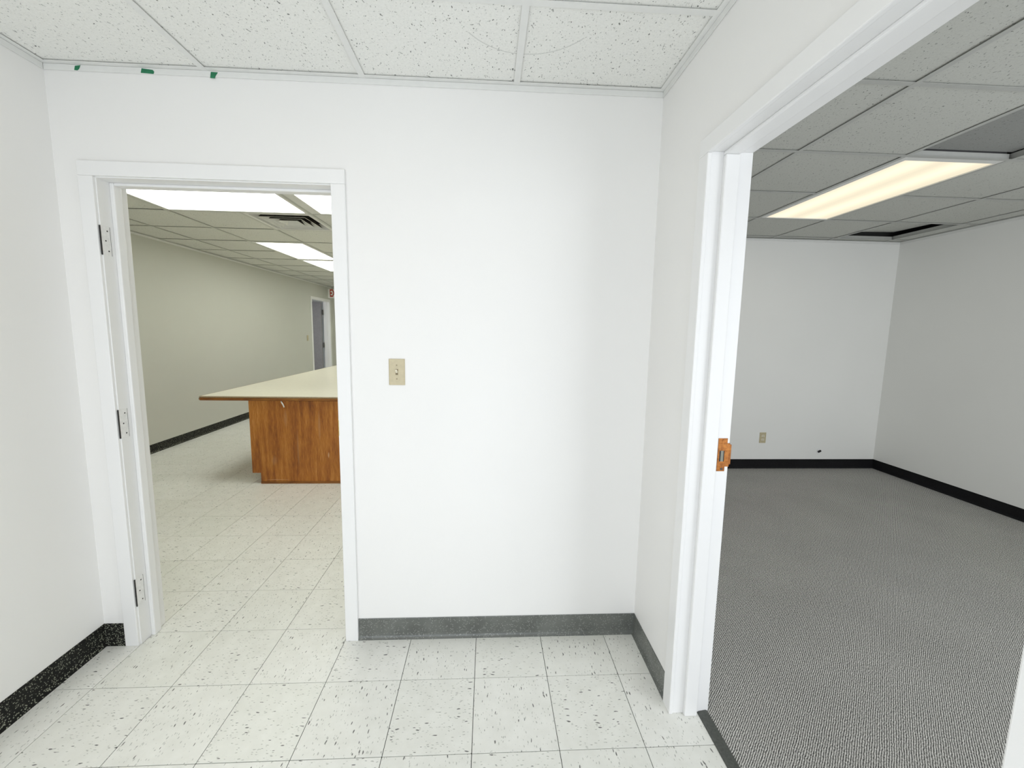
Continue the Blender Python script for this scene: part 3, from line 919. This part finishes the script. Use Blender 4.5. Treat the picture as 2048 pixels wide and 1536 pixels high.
# ------------------------------------------------------------------ outlet in the office
ou = thing('wall_outlet', 'ivory duplex outlet low on the office far wall', 'outlet', (3.337, YRF, 0.343))
bm = bmesh.new()
prism(bm, [(-.036, 0), (-.036, -.003), (-.032, -.0058), (.032, -.0058), (.036, -.003), (.036, 0)], 2, -.058, .058)
pl = obj('plate', bm, M['ivory'], ou, .0008, 1)
for zz in (.0195, -.0195):
    bm = bmesh.new()
    pts = [(.0165 * math.cos(a), zz + max(-.0125, min(.0125, .0165 * math.sin(a)))) for a in [2 * math.pi * k / 24 for k in range(24)]]
    prism(bm, pts, 1, -.0075, -.0050)
    rc = obj('receptacle', bm, M['ivory_light'], ou)
    bm = bmesh.new()
    box(bm, -.0085, -.0055, -.0082, -.0074, zz - .001, zz + .008)
    box(bm, .0055, .0085, -.0082, -.0074, zz - .001, zz + .008)
    cyl(bm, (0, -.0078, zz - .0075), .0028, .0008, 1, 10)
    obj('slots', bm, M['dark'], rc)
bm = bmesh.new(); cyl(bm, (0, -.0062, 0), .003, .0014, 1, 12); obj('screw', bm, M['screw'], ou)

# black cable stub in the office wall
cs = thing('cable_stub', 'short black cable end poking from the office wall above the baseboard', 'cable', (3.990, YRF, 0.193))
bm = bmesh.new(); cyl(bm, (0, -.001, 0), .030, .002, 1, 20)
o = obj('wall_patch', bm, M['trim'], cs); o['label'] = 'round white patch behind the black cable end'
bm = bmesh.new(); box(bm, -.017, .017, -.016, -.002, -.0095, .0095)
o = obj('plug', bm, M['glass_black'], cs, .0015, 1); o.rotation_euler = (0, math.radians(-25), 0)

# ------------------------------------------------------------------ exit sign
ex = thing('exit_sign', 'white exit sign with red letters high beside the far door', 'exit sign', (-3.188, 8.17, 2.250))
boxes('housing', [(-.155, .155, -.045, 0, -.102, .102)], M['white_plastic'], ex, .003)
fd = bpy.data.curves.new('letters', 'FONT')
fd.body = 'EXIT'; fd.align_x = 'CENTER'; fd.align_y = 'CENTER'; fd.size = .205; fd.extrude = .0015; fd.offset = .006; fd.space_character = 1.05
to = bpy.data.objects.new('letters', fd); C.objects.link(to)
bpy.context.view_layer.update()
me = bpy.data.meshes.new_from_object(to.evaluated_get(bpy.context.evaluated_depsgraph_get()))
bpy.data.objects.remove(to)
for v in me.vertices:
    v.co = Vector((v.co.x * .52, -.0465 - v.co.z, v.co.y * 1.12))
me.materials.clear(); me.materials.append(M['sign_red'])
lt = bpy.data.objects.new('letters', me); C.objects.link(lt); lt.parent = ex
lt['label'] = 'red letters reading EXIT'
boxes('mount', [(-.02, .02, -.035, -.01, .102, .176), (-.075, .075, -.06, .015, .176, .1885)], M['white_plastic'], ex)

# ------------------------------------------------------------------ bits of green tape at the ceiling angle
def tape(label, pts):
    zc = sum(p[1] for p in pts) / len(pts); xc = sum(p[0] for p in pts) / len(pts)
    bm = bmesh.new()
    prism(bm, [(a - xc, b - zc) for a, b in pts], 1, -.0006, .0004)
    o = tag(obj('tape_scrap', bm, M['tape']), label, 'tape', 'green tape scraps')
    o.location = (xc, YW - gp - t - .0006, zc)
tape('tiny green tape scrap nearest the left corner on the ceiling angle', [(-1.258, 2.419), (-1.254, 2.434), (-1.234, 2.437), (-1.240, 2.424), (-1.247, 2.418)])
tape('widest green tape scrap, flat strip on the ceiling angle', [(-1.012, 2.420), (-1.008, 2.436), (-.967, 2.432), (-.962, 2.426), (-.965, 2.418)])
tape('green tape scrap beside the first ceiling tee from the left', [(-.752, 2.413), (-.748, 2.435), (-.722, 2.434), (-.731, 2.421), (-.735, 2.412)])
